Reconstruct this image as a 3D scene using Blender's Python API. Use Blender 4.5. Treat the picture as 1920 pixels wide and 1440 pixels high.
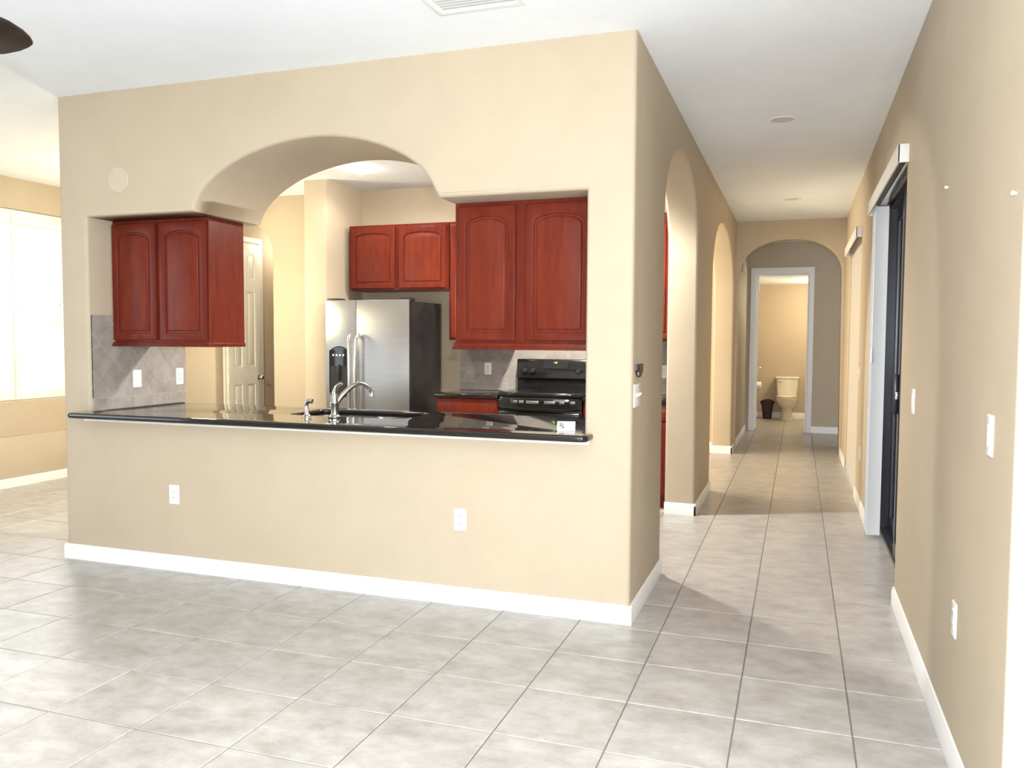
import bpy, bmesh, math, random
from mathutils import Vector, Matrix, geometry
random.seed(7)
for o in list(bpy.data.objects):
    bpy.data.objects.remove(o)
SC = bpy.context.scene
COL = SC.collection

# ------------------------------------------------------------------ camera
FPX, YAW, PITCH, ROLL, EYE = 1548.0, 0.3332, 0.0554, 0.0055, 1.415
def cam_axes():
    F = Vector((-math.sin(YAW)*math.cos(PITCH), math.cos(YAW)*math.cos(PITCH), -math.sin(PITCH)))
    R0 = Vector((math.cos(YAW), math.sin(YAW), 0)); U0 = R0.cross(F)
    R = R0*math.cos(ROLL) + U0*math.sin(ROLL); U = -R0*math.sin(ROLL) + U0*math.cos(ROLL)
    return F, R, U
CF, CR, CU = cam_axes()
cd = bpy.data.cameras.new('camera'); cam = bpy.data.objects.new('camera', cd); COL.objects.link(cam)
cd.sensor_width = 36; cd.sensor_fit = 'HORIZONTAL'; cd.lens = FPX/1920*36; cd.clip_start = .05; cd.clip_end = 200
M = Matrix((CR, CU, -CF)).transposed().to_4x4(); M.translation = (0, 0, EYE); cam.matrix_world = M
SC.camera = cam
def project(p):
    d = Vector(p) - Vector((0, 0, EYE)); z = d.dot(CF)
    if z < .1: return None
    return 960 + FPX*d.dot(CR)/z, 720 - FPX*d.dot(CU)/z

# ------------------------------------------------------------------ view, world, lights
vs = SC.view_settings
vs.view_transform = 'Standard'; vs.look = 'None'; vs.gamma = 1; vs.use_curve_mapping = False
vs.exposure = 0.66
w = bpy.data.worlds.new('world'); SC.world = w; w.use_nodes = True
bg = w.node_tree.nodes['Background']; bg.inputs[0].default_value = (.86, .93, 1, 1); bg.inputs[1].default_value = 2.5

def area(name, loc, rot, sx, sy, power, col):
    l = bpy.data.lights.new(name, 'AREA'); l.shape = 'RECTANGLE'; l.size = sx; l.size_y = sy; l.energy = power; l.color = col
    o = bpy.data.objects.new(name, l); o.location = loc; o.rotation_euler = rot; COL.objects.link(o); return o
def spot(name, loc, power, col, deg, blend, r=.06):
    l = bpy.data.lights.new(name, 'SPOT'); l.energy = power; l.color = col; l.shadow_soft_size = r; l.spot_size = math.radians(deg); l.spot_blend = blend
    o = bpy.data.objects.new(name, l); o.location = loc; COL.objects.link(o); return o
def point(name, loc, power, col, r=.08):
    l = bpy.data.lights.new(name, 'POINT'); l.energy = power; l.color = col; l.shadow_soft_size = r
    o = bpy.data.objects.new(name, l); o.location = loc; COL.objects.link(o); return o
HP = math.pi/2
# daylight at the glass doors and windows of the house, plus an added rear fill
area('daylight_sliding_door', (.80, .85, 1.2), (0, HP, 0), 2.3, 2.9, 56, (.95, .98, 1))        # right wall, beside the camera
area('rear_hall_fill', (-.75, -3.05, 1.35), (HP, 0, 0), 2.2, 2.1, 42, (.93, .97, 1))       # unseen window light added behind the camera to reach down the hall
area('daylight_left_window', (-7.06, 1.3, 1.4), (0, -HP, 0), 1.9, 2.6, 6, (.55, .80, 1))        # living room window
area('daylight_nook_window', (-7.12, 5.85, 1.7), (0, -HP, 0), 1.8, 1.25, 18, (1, .99, .95))      # breakfast nook window
# lamps
point('nook_lamp', (-5.25, 6.15, 1.8), 62, (1, .88, .60), .15)
point('dining_lamp', (-2.6, 9.2, 2.0), 60, (1, .80, .52), .15)
area('daylight_dining_window', (-4.1, 9.1, 1.5), (0, -HP, 0), 2.0, 2.4, 98, (1, .90, .74))
point('camera_flash', (.06, -.04, 1.56), 235, (.96, .98, 1), .03)
point('bath_lamp', (.45, 14.6, 2.1), 36, (1, .84, .58), .12)
point('passage_lamp', (-5.7, 8.6, 2.5), 8, (1, .86, .66), .1)

# ------------------------------------------------------------------ materials
def nmat(name):
    m = bpy.data.materials.new(name); m.use_nodes = True
    nt = m.node_tree; b = nt.nodes['Principled BSDF']
    return m, nt, b
def plain(name, col, rough=.5, metal=0, spec=.5, coat=0, emit=None, estr=0):
    m, nt, b = nmat(name)
    b.inputs['Base Color'].default_value = (*col, 1); b.inputs['Roughness'].default_value = rough; b.inputs['Metallic'].default_value = metal
    b.inputs['Specular IOR Level'].default_value = spec; b.inputs['Coat Weight'].default_value = coat
    if emit: b.inputs['Emission Color'].default_value = (*emit, 1); b.inputs['Emission Strength'].default_value = estr
    return m
def noisy(name, c1, c2, scale, rough=.5, bump=0, bscale=60, detail=4, stretch=(1, 1, 1), spec=.5, coat=0, metal=0, rnd=False, lo=.35, hi=.65):
    m, nt, b = nmat(name); N = nt.nodes; L = nt.links
    tc = N.new('ShaderNodeTexCoord'); mp = N.new('ShaderNodeMapping'); mp.inputs['Scale'].default_value = stretch
    if rnd:
        oi = N.new('ShaderNodeObjectInfo'); mu = N.new('ShaderNodeMath'); mu.operation = 'MULTIPLY'; mu.inputs[1].default_value = 90
        L.new(oi.outputs['Random'], mu.inputs[0]); L.new(mu.outputs[0], mp.inputs['Location'])
    L.new(tc.outputs['Object'], mp.inputs['Vector'])
    n = N.new('ShaderNodeTexNoise'); n.inputs['Scale'].default_value = scale; n.inputs['Detail'].default_value = detail; n.inputs['Roughness'].default_value = .68
    L.new(mp.outputs[0], n.inputs['Vector'])
    r = N.new('ShaderNodeValToRGB'); r.color_ramp.elements[0].color = (*c1, 1); r.color_ramp.elements[1].color = (*c2, 1)
    r.color_ramp.elements[0].position = lo; r.color_ramp.elements[1].position = hi
    L.new(n.outputs['Fac'], r.inputs[0]); L.new(r.outputs[0], b.inputs['Base Color'])
    b.inputs['Roughness'].default_value = rough; b.inputs['Specular IOR Level'].default_value = spec; b.inputs['Coat Weight'].default_value = coat; b.inputs['Metallic'].default_value = metal
    if bump:
        n2 = N.new('ShaderNodeTexNoise'); n2.inputs['Scale'].default_value = bscale; n2.inputs['Detail'].default_value = 3
        L.new(mp.outputs[0], n2.inputs['Vector'])
        bp = N.new('ShaderNodeBump'); bp.inputs['Strength'].default_value = bump; bp.inputs['Distance'].default_value = .004
        L.new(n2.outputs['Fac'], bp.inputs['Height']); L.new(bp.outputs[0], b.inputs['Normal'])
    return m
MAT = {}
MAT['paint'] = noisy('tan_wall_paint', (.485, .405, .297), (.51, .428, .315), 3, .62, .10, 120, spec=.3)
MAT['ceil'] = noisy('white_ceiling_paint', (.83, .875, .92), (.86, .905, .95), 2, .85, .25, 70, spec=.2)
MAT['white'] = plain('white_trim_paint', (.82, .82, .80), .38)
MAT['tile'] = noisy('mottled_beige_tile', (.305, .278, .250), (.480, .462, .438), 7, .30, .05, 35, detail=12, stretch=(1, 1.4, 1), rnd=True, lo=.30, hi=.66, spec=.55)
MAT['grout'] = plain('dark_grout', (.16, .145, .13), .9)
MAT['splash'] = noisy('greige_splash_tile', (.25, .222, .195), (.42, .38, .335), 7, .36, .08, 40, detail=6, rnd=True, lo=.3, hi=.7)
MAT['sgrout'] = plain('pale_splash_grout', (.46, .43, .39), .9)
def wood(name, c1, c2):
    return noisy(name, c1, c2, 5, .30, 0, 60, detail=7, stretch=(5, 5, .7), spec=.12, coat=0, rnd=True, lo=.25, hi=.75)
MAT['cherry'] = wood('cherry_wood', (.095, .013, .008), (.175, .028, .014))
MAT['cherry2'] = wood('cherry_wood_panel', (.110, .016, .009), (.195, .034, .016))
MAT['dark'] = plain('dark_recess', (.01, .01, .01), .9)
# black granite with fine flecks
m, nt, b = nmat('black_granite'); N = nt.nodes; L = nt.links
tc = N.new('ShaderNodeTexCoord'); v = N.new('ShaderNodeTexVoronoi'); v.inputs['Scale'].default_value = 260
L.new(tc.outputs['Object'], v.inputs['Vector'])
r = N.new('ShaderNodeValToRGB'); e = r.color_ramp.elements; e[0].color = (.11, .095, .085, 1); e[0].position = .05; e[1].color = (.009, .008, .008, 1); e[1].position = .17
L.new(v.outputs['Distance'], r.inputs[0]); L.new(r.outputs[0], b.inputs['Base Color']); b.inputs['Roughness'].default_value = .045; b.inputs['IOR'].default_value = 1.6
MAT['granite'] = m
MAT['steel'] = noisy('brushed_stainless', (.36, .36, .355), (.40, .40, .395), 4, .34, 0, 3, stretch=(1, 1, 40), metal=1)
nt = MAT['steel'].node_tree; tg = nt.nodes.new('ShaderNodeTangent'); tg.direction_type = 'RADIAL'; tg.axis = 'Z'
nt.links.new(tg.outputs[0], nt.nodes['Principled BSDF'].inputs['Tangent']); nt.nodes['Principled BSDF'].inputs['Anisotropic'].default_value = .75
MAT['nickel'] = plain('satin_nickel', (.62, .60, .56), .22, 1)
MAT['chrome'] = plain('chrome', (.75, .75, .74), .08, 1)
MAT['black'] = plain('gloss_black', (.010, .010, .011), .10, 0, .5)
MAT['blackm'] = plain('matte_black', (.014, .013, .014), .42)
MAT['blackside'] = noisy('pebbled_black', (.012, .010, .011), (.022, .019, .020), 8, .32, .3, 300)
MAT['bronze'] = plain('dark_bronze_aluminium', (.020, .022, .030), .28, .3)
MAT['plastic'] = plain('white_plastic', (.84, .84, .81), .30)
MAT['slot'] = plain('slot_shadow', (.05, .05, .05), .8)
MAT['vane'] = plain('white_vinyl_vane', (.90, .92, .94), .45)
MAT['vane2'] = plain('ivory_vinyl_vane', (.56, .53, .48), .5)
MAT['rail'] = plain('painted_headrail', (.80, .80, .78), .4)
MAT['porcelain'] = plain('bone_porcelain', (.80, .75, .62), .12, coat=.3)
MAT['brownplastic'] = plain('brown_plastic', (.045, .018, .020), .4)
MAT['blade'] = noisy('walnut_blade', (.008, .004, .003), (.016, .008, .005), 6, .5, spec=.2, stretch=(1, 6, 1))
MAT['door'] = plain('cream_white_door', (.82, .78, .70), .38)
MAT['paper'] = plain('white_paper', (.85, .86, .88), .7)
MAT['ink'] = plain('black_ink', (.01, .01, .01), .6)
MAT['speaker'] = plain('tan_cover', (.54, .46, .35), .6)
MAT['led'] = plain('green_display', (.1, .3, .02), .4, emit=(.45, 1, .05), estr=.9)
MAT['bulb'] = plain('lit_bulb', (1, 1, 1), .4, emit=(1, .97, .90), estr=40)
MAT['lens'] = plain('unlit_lens', (.62, .61, .60), .5)
m, nt, b = nmat('window_glass'); b.inputs['Roughness'].default_value = 0; b.inputs['Transmission Weight'].default_value = 1; b.inputs['IOR'].default_value = 1.05
MAT['glass'] = m
m, nt, b = nmat('tinted_glass'); b.inputs['Roughness'].default_value = .02; b.inputs['Base Color'].default_value = (.012, .016, .026, 1); b.inputs['IOR'].default_value = 1.45
MAT['tint'] = m
MAT['outside'] = plain('shaded_lanai', (.05, .055, .065), .9)

# ------------------------------------------------------------------ mesh helpers
class MB:
    def __init__(s): s.v = []; s.f = []
    def add(s, vs, fs):
        n = len(s.v); s.v += [tuple(x) for x in vs]; s.f += [tuple(i+n for i in f) for f in fs]; return s
    def box(s, a, b):
        x0, y0, z0 = [min(a[i], b[i]) for i in range(3)]; x1, y1, z1 = [max(a[i], b[i]) for i in range(3)]
        return s.add([(x0, y0, z0), (x1, y0, z0), (x1, y1, z0), (x0, y1, z0), (x0, y0, z1), (x1, y0, z1), (x1, y1, z1), (x0, y1, z1)],
                     [(0, 3, 2, 1), (4, 5, 6, 7), (0, 1, 5, 4), (1, 2, 6, 5), (2, 3, 7, 6), (3, 0, 4, 7)])
    def rbox(s, a, b, r, seg=2):
        bm = bmesh.new(); t = MB().box(a, b)
        vs = [bm.verts.new(p) for p in t.v]
        for f in t.f: bm.faces.new([vs[i] for i in f])
        bmesh.ops.bevel(bm, geom=bm.edges[:], offset=r, segments=seg, affect='EDGES', profile=.5)
        bm.verts.index_update()
        s.add([tuple(v.co) for v in bm.verts], [[v.index for v in f.verts] for f in bm.faces]); bm.free(); return s
    def rings(s, rings, cap0=True, cap1=True, closed=True):
        k = len(rings[0]); vs = [p for r in rings for p in r]; fs = []
        for i in range(len(rings)-1):
            for j in range(k if closed else k-1):
                a = i*k+j; b = i*k+(j+1) % k; fs.append((a, b, b+k, a+k))
        if cap0: fs.append(tuple(range(k-1, -1, -1)))
        if cap1: fs.append(tuple(range((len(rings)-1)*k, len(rings)*k)))
        return s.add(vs, fs)
    def tube(s, pts, rad, seg=12, caps=True):
        pts = [Vector(p) for p in pts]; rr = rad if isinstance(rad, (list, tuple)) else [rad]*len(pts)
        rings = []; up = None
        for i, p in enumerate(pts):
            d = (pts[min(i+1, len(pts)-1)] - pts[max(i-1, 0)]).normalized()
            if up is None: up = d.orthogonal().normalized()
            up = (up - d*up.dot(d)).normalized(); sd = d.cross(up)
            rings.append([p + (up*math.cos(t*2*math.pi/seg) + sd*math.sin(t*2*math.pi/seg))*rr[i] for t in range(seg)])
        return s.rings(rings, caps, caps)
    def lathe(s, prof, c=(0, 0, 0), seg=24, cap0=True, cap1=True, sx=1, sy=1):
        return s.rings([[(c[0]+r*sx*math.cos(t*2*math.pi/seg), c[1]+r*sy*math.sin(t*2*math.pi/seg), c[2]+z) for t in range(seg)] for r, z in prof], cap0, cap1)
    def disc(s, c, n, r, th, seg=24, bev=.2):
        n = Vector(n).normalized(); u = n.orthogonal().normalized(); w_ = n.cross(u); c = Vector(c)
        rg = []
        for q, h in ((1, 0), (1, th*(1-bev)), (1-bev*th/r if r > th else .8, th)):
            rg.append([c + n*h + (u*math.cos(t*2*math.pi/seg)+w_*math.sin(t*2*math.pi/seg))*r*q for t in range(seg)])
        return s.rings(rg)
    def plate(s, loops, t0, t1, mp, rf=0, rb=0, seg=4):
        """loops: outline then holes in (u,v); extruded t0..t1; edges rounded by rf (t0 side) and rb (t1 side); mp(u,v,t)->xyz"""
        def sarea(l): return sum(l[i][0]*l[(i+1) % len(l)][1]-l[(i+1) % len(l)][0]*l[i][1] for i in range(len(l)))/2
        L2 = []
        for i, l in enumerate(loops):
            l = [tuple(p) for p in l]
            if (sarea(l) > 0) != (i == 0): l = l[::-1]
            L2.append(l)
        def off(l, r):
            if r == 0: return l
            out = []; n = len(l)
            for i in range(n):
                p0 = Vector(l[i-1]); p = Vector(l[i]); p1 = Vector(l[(i+1) % n])
                a = (p-p0).normalized(); c = (p1-p).normalized()
                na = Vector((-a.y, a.x)); nc = Vector((-c.y, c.x))
                out.append(tuple(p + (na+nc)*(r/max(.35, 1+na.dot(nc)))))
            return out
        sg = 1 if t1 > t0 else -1
        lev = []
        if rf:
            for k in range(seg+1):
                a = HP*k/seg; lev.append((rf*(1-math.sin(a)), t0+sg*rf*(1-math.cos(a))))
        else: lev.append((0, t0))
        if rb:
            for k in range(seg+1):
                a = HP*k/seg; lev.append((rb*(1-math.cos(a)), t1-sg*rb*(1-math.sin(a))))
        else: lev.append((0, t1))
        for l in L2:
            s.rings([[mp(u, v_, t) for u, v_ in off(l, r_)] for r_, t in lev], False, False)
        for r_, t in (lev[0], lev[-1]):
            ls = [off(l, r_) for l in L2]
            tri = geometry.tessellate_polygon([[Vector((p[0], p[1], 0)) for p in l] for l in ls])
            flat = [p for l in ls for p in l]
            s.add([mp(p[0], p[1], t) for p in flat], tri)
        return s
    def xf(s, M_):
        s.v = [tuple(M_ @ Vector(p)) for p in s.v]; return s
    def build(s, name, mat, parent=None, ang=35, at=None):
        me = bpy.data.meshes.new(name)
        off = Vector((0, 0, 0))
        if parent is not None: off = Vector(parent['_o'])
        elif at is not None: off = Vector(at)
        me.from_pydata([tuple(Vector(p)-off) for p in s.v], [], s.f); me.validate()
        bm = bmesh.new(); bm.from_mesh(me); bmesh.ops.remove_doubles(bm, verts=bm.verts[:], dist=1e-5); bmesh.ops.recalc_face_normals(bm, faces=bm.faces[:]); bm.to_mesh(me); bm.free()
        for p in me.polygons: p.use_smooth = True
        me.set_sharp_from_angle(angle=math.radians(ang))
        me.materials.append(MAT[mat] if isinstance(mat, str) else mat)
        o = bpy.data.objects.new(name, me); COL.objects.link(o)
        if parent is not None: o.parent = parent
        else: o.location = off
        o['_o'] = tuple(off); return o
XZ = lambda u, v_, t: (u, t, v_)      # plate in a Y = const plane
YZ = lambda u, v_, t: (t, u, v_)      # plate in an X = const plane
XY = lambda u, v_, t: (u, v_, t)      # prism standing on the floor
def thing(name, label, cat, loc, group=None):
    o = bpy.data.objects.new(name, None); o.empty_display_size = .05; o.location = loc; COL.objects.link(o)
    o['_o'] = tuple(loc); tag(o, label, cat, group); return o
def tag(o, label, cat, group=None):
    o['label'] = label; o['category'] = cat
    if group: o['group'] = group
    return o
def struct(o, label=None):
    o['kind'] = 'structure'
    if label: o['label'] = label
    return o
def rect(u0, v0, u1, v1): return [(u0, v0), (u1, v0), (u1, v1), (u0, v1)]
def rrect(u0, v0, u1, v1, r, seg=4):
    out = []
    for cx, cy, a0 in ((u1-r, v0+r, -90), (u1-r, v1-r, 0), (u0+r, v1-r, 90), (u0+r, v0+r, 180)):
        for k in range(seg+1):
            a = math.radians(a0+90*k/seg); out.append((cx+r*math.cos(a), cy+r*math.sin(a)))
    return out
def catmull(P, n=5):
    out = []
    for i in range(len(P)-1):
        p0 = P[max(i-1, 0)]; p1 = P[i]; p2 = P[i+1]; p3 = P[min(i+2, len(P)-1)]
        for k in range(n):
            t = k/n
            out.append(tuple(.5*(2*p1[j]+(p2[j]-p0[j])*t+(2*p0[j]-5*p1[j]+4*p2[j]-p3[j])*t*t+(3*p1[j]-p0[j]-3*p2[j]+p3[j])*t**3) for j in range(len(p1))))
    out.append(tuple(P[-1])); return out
def ell(c, a, z0, b, n=28, p=2.0):
    """half (super)ellipse from (c-a,z0) over (c,z0+b) to (c+a,z0)"""
    out = []
    for k in range(n+1):
        t = math.pi*(1-k/n); x = math.cos(t); y = math.sin(t)
        out.append((c + a*math.copysign(abs(x)**(2/p), x), z0 + b*abs(y)**(2/p)))
    return out

# ------------------------------------------------------------------ dimensions
H = 2.89; YW = 3.993; XC = -.7607; XR = .5164; XL = -4.168; XLO = -4.38; XI = -.999; YA = 10.82; YB = 7.47; XN = -6.98
ZT = 2.147  # top of the pass-through
CT = .945   # counter top
BY_ = 13.32

# ------------------------------------------------------------------ floor with tiles
fl = struct(MB().box((-9, -4, -.12), (2.5, 17, -.003)).build('floor', 'grout', at=(0, 0, -.06)), 'beige ceramic tile floor')
SX = .408; GX = -.6001; GY = 3.5284; gap = .0045
hw = SX/2 - gap/2; ch = .0025
tm = MB().rings([[(-hw, -hw, -.006), (hw, -hw, -.006), (hw, hw, -.006), (-hw, hw, -.006)], [(-hw, -hw, -ch), (hw, -hw, -ch), (hw, hw, -ch), (-hw, hw, -ch)],
                 [(-hw+ch, -hw+ch, 0), (hw-ch, -hw+ch, 0), (hw-ch, hw-ch, 0), (-hw+ch, hw-ch, 0)]], False, True)
vis = []; rest = []
for i in range(-19, 5):
    for j in range(-17, 31):
        cx_, cy_ = GX + (i+.5)*SX, GY + (j+.5)*SX
        if not (-7.2 < cx_ < 1.6 and -3.4 < cy_ < 15.8): continue
        pts = [project((cx_+a*SX/2, cy_+b_*SX/2, 0)) for a, b_ in ((-1, -1), (1, -1), (1, 1), (-1, 1))]
        ok = False; size = 0
        if all(pts):
            xs = [p[0] for p in pts]; ys = [p[1] for p in pts]
            inside = min(xs) < 1920 and max(xs) > 0 and min(ys) < 1440
            seen = cy_ < 4.2 or (-1.3 < cx_ < .75) or (cx_ < -4.3 and min(xs) < 125)
            size = (max(ys)-min(ys))*(max(xs)-min(xs))
            ok = inside and seen and (max(ys)-min(ys)) > 7
        (vis if ok else rest).append((size, cx_, cy_))
vis.sort(reverse=True); rest += vis[300:]; vis = vis[:300]
base = None
for s_, cx_, cy_ in vis:
    if base is None:
        base = MB(); base.v = tm.v; base.f = tm.f; o = base.build('tile', 'tile'); base = o
    else:
        o = base.copy(); COL.objects.link(o)
    o.parent = fl; o.location = Vector((cx_, cy_, 0)) - fl.location
mb = MB()
for s_, cx_, cy_ in rest: mb.add([(p[0]+cx_, p[1]+cy_, p[2]) for p in tm.v], tm.f)
o = mb.build('tile_field', 'tile', fl); o['kind'] = 'stuff'

struct(MB().box((-7.4, -3.6, H), (1.2, 13.4, H+.15)).build('ceiling', 'ceil', at=(-3, 5, H)), 'white textured ceiling')
struct(MB().box((-1.05, BY_+.12, 2.40), (1.2, 15.9, 2.5)).build('ceiling_bath', 'ceil', at=(0, 14.5, 2.4)))

# ------------------------------------------------------------------ front wall with the arched pass-through
arch = catmull([(-1.792, ZT), (-1.816, 2.182), (-1.846, 2.24), (-1.892, 2.30), (-1.985, 2.37), (-2.111, 2.432), (-2.239, 2.474), (-2.37, 2.502), (-2.503, 2.515), (-2.639, 2.513), (-2.777, 2.497), (-2.919, 2.466), (-3.064, 2.418), (-3.213, 2.338), (-3.308, 2.254), (-3.35, 2.19), (-3.362, ZT)], 3)
hole = [(XL, .912), (XI, .912), (XI, ZT)] + arch + [(XL, ZT)]
mb = MB().plate([rect(XLO, -.01, XC, H+.02), hole], YW, YW+.13, XZ, .022, 0, 5)
mb.plate([[(XL, H+.02), (XL, ZT)] + arch[::-1] + [(XI, ZT), (XI, H+.02)]], YW+.13, 4.655, XZ, 0, .022)
mb.plate([[(XLO+.0008, YW+.1), (XL-.0008, YW+.1), (XL-.0008, 4.84), (XL-.006, 4.854), (XL-.02, 4.86), (XLO+.02, 4.86), (XLO+.006, 4.854), (XLO+.0008, 4.84)]], -.01, H+.02, XY)
wf = struct(mb.build('wall_front', 'paint', at=(-2.5, YW, 0)), 'tan drywall partition with an arched kitchen pass-through')

# hall wall with two arches
a1 = ell(5.815, .865, 2.08, .60, 28, 2.15); a2 = ell(9.18, 1.32, 1.95, .68, 28, 2.15)
mb = MB().plate([[(4.06, -.01), (4.95, -.01)] + a1 + [(6.68, -.01), (7.86, -.01)] + a2 + [(10.5, -.01), (13.32, -.01), (13.32, H+.02), (4.06, H+.02)]], XC-.0008, XI, YZ, .022, .022, 4)
struct(mb.build('wall_hall', 'paint', at=(XC, 8, 0)), 'tan hall wall with two tall arched openings')
# far hall arch
mb = MB().plate([[(XC+.02, -.01)] + ell((XC+XR)/2, (XR-XC)/2-.035, 2.22, .43, 26, 2.2) + [(XR-.015, -.01), (XR+.1, -.01), (XR+.1, H+.02), (XC-.1, H+.02), (XC-.1, -.01)]], YA, YA+.15, XZ, .018, .018)
struct(mb.build('wall_arch', 'paint', at=(0, YA, 0)), 'tan end wall of the hall with a rounded arch')
# right wall
mb = MB().plate([[(-3.4, -.01), (-.9, -.01), (-.9, 2.40), (2.35, 2.40), (2.35, -.01), (4.80, -.01), (4.80, 2.40), (6.64, 2.40), (6.64, -.01), (8.05, -.01), (8.05, 2.36), (9.85, 2.36), (9.85, -.01), (11.6, -.01), (11.6, H+.02), (-3.4, H+.02)]], XR, .76, YZ, .012, 0)
struct(mb.build('wall_right', 'paint', at=(XR, 4, 0)), 'tan right wall with sliding door openings')
# kitchen back wall with small arched doorway on the left
ka = ell(-5.65, .375, 2.27, .35, 24, 2.3)
mb = MB().plate([[(XN-.1, -.01), (-6.025, -.01)] + ka + [(-5.275, -.01), (XI+.05, -.01), (XI+.05, H+.02), (XN-.1, H+.02)]], YB, YB+.14, XZ, .02, .02)
mb.plate([[(-4.45, YB+.05), (-4.45, 6.82), (-4.444, 6.806), (-4.43, 6.80), (-4.222, 6.80), (-4.208, 6.806), (-4.202, 6.82), (-4.202, YB+.05)]], -.01, H+.02, XY)
wk = struct(mb.build('wall_kitchen', 'paint', at=(-3, YB, 0)), 'tan kitchen back wall with a fridge return and an arched doorway')
# nook / left outer wall with window openings
mb = MB().plate([rect(-3.4, -.01, 8.9, H+.02), rect(5.22, .80, 6.46, 2.60), rect(.0, .5, 2.6, 2.4)], XN, XN-.16, YZ, .012, 0)
wl = struct(mb.build('wall_left', 'paint', at=(XN, 4, 0)), 'tan outer wall of the breakfast nook')
struct(MB().rbox((XN-.01, 4.4, -.01), (XN+.07, YB-.02, .47), .008).build('trim_1', 'paint', at=(XN, 6, .2)), 'low tan ledge below the nook window')
# rear wall behind the camera; unseen opening placed to let fill down the hall
mb = MB().plate([rect(XN-.1, -.01, XR+.3, H+.02), rect(-1.85, .3, .35, 2.4)], -3.0, -3.16, XZ, .012, 0)
struct(mb.build('wall_rear', 'paint', at=(-3, -3, 0)))
# passage beyond the small arch
mb = MB().box((-6.15, YB+.14, -.01), (-6.03, 9.6, H+.02)); mb.box((-6.15, 9.5, -.01), (-4.3, 9.62, H+.02)); mb.box((-4.45, YB+.14, -.01), (-4.33, 9.6, H+.02))
struct(mb.build('wall_passage', 'paint', at=(-5.2, 9.5, 0)))
# dining room beyond the second hall arch
mb = MB().box((-4.4, 10.64, -.01), (XI+.01, 10.76, H+.02)); mb.box((-4.33, YB+.15, -.01), (-4.2, 10.7, H+.02))
struct(mb.build('wall_dining', 'paint', at=(-3, 10.7, 0)))
# bathroom wall with doorway, bathroom shell
BY = 13.32
mb = MB().plate([[(XC-.3, -.01), (-.64, -.01), (-.64, 2.44), (.135, 2.44), (.135, -.01), (1.4, -.01), (1.4, H+.02), (XC-.3, H+.02)]], BY, BY+.12, XZ)
struct(mb.build('wall_bath', 'paint', at=(0, BY, 0)), 'shaded tan wall around the bathroom doorway')
mb = MB().box((-1.7, 15.70, -.01), (1.2, 15.82, 2.41)); mb.box((-1.0, BY+.12, -.01), (-.88, 15.75, 2.41)); mb.box((1.0, BY+.12, -.01), (1.12, 15.75, 2.41))
struct(mb.build('wall_bath_rear', 'paint', at=(0, 15.7, 0)))
struct(MB().box((1.35, 11.5, -.01), (1.45, BY+.1, H)).build('wall_far_right', 'paint', at=(1.4, 12, 0)))

# ------------------------------------------------------------------ baseboards
def baseboard(name, p0, p1, n, h=.095, th=.013, e0=0, e1=0, label=None):
    p0 = Vector((*p0, 0)); p1 = Vector((*p1, 0)); n = Vector((*n, 0)); d = (p1-p0).normalized()
    p0 = p0 - d*e0; p1 = p1 + d*e1
    prof = [(0, 0), (th, 0), (th, h*.80), (th*.72, h*.86), (th*.55, h*.97), (th*.3, h), (0, h)]
    rg = [[p + n*a + Vector((0, 0, z)) for a, z in prof] for p in (p0, p1)]
    return struct(MB().rings(rg).build(name, 'white', at=tuple((p0+p1)/2)), label)
baseboard('baseboard_front', (XLO, YW), (XC, YW), (0, -1), e0=.013, e1=.013, label='white baseboard along the pass-through wall')
baseboard('baseboard_hall', (XC, YW), (XC, 4.95), (1, 0), label='white baseboard on the short hall wall before the first arch')
baseboard('baseboard_pier', (XC, 6.68), (XC, 7.86), (1, 0), e0=.013, label='white baseboard on the pier between the hall arches')
baseboard('baseboard_pier_jamb', (XI, 6.68), (XC, 6.68), (0, -1), e1=.013)
baseboard('baseboard_arch_jamb', (XI-.03, 10.5), (XC, 10.5), (0, -1), e1=.013)
baseboard('baseboard_hall_end', (XC, 10.5), (XC, BY), (1, 0), e0=.013)
baseboard('baseboard_right', (XR, 2.35), (XR, 4.80), (-1, 0), label='white baseboard along the near right wall')
baseboard('baseboard_right_far', (XR, 6.64), (XR, 8.05), (-1, 0))
baseboard('baseboard_right_end', (XR, 9.85), (XR, YA), (-1, 0))
baseboard('baseboard_bath', (.21, BY), (1.3, BY), (0, -1), h=.10)
baseboard('baseboard_bath_rear', (-.88, 15.70), (1.0, 15.70), (0, -1), h=.10)
baseboard('baseboard_nook', (XN+.07, 4.4), (XN+.07, YB), (1, 0), h=.085)
baseboard('baseboard_dining', (-4.2, 10.64), (XI, 10.64), (0, -1), h=.12)
# white strip under the bar counter
struct(MB().rbox((XL-.035, YW-.020, .886), (XI+.03, YW, .912), .004).build('trim_2', 'white', at=(-2.6, YW, .9)), 'white moulding strip below the granite bar top')

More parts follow.
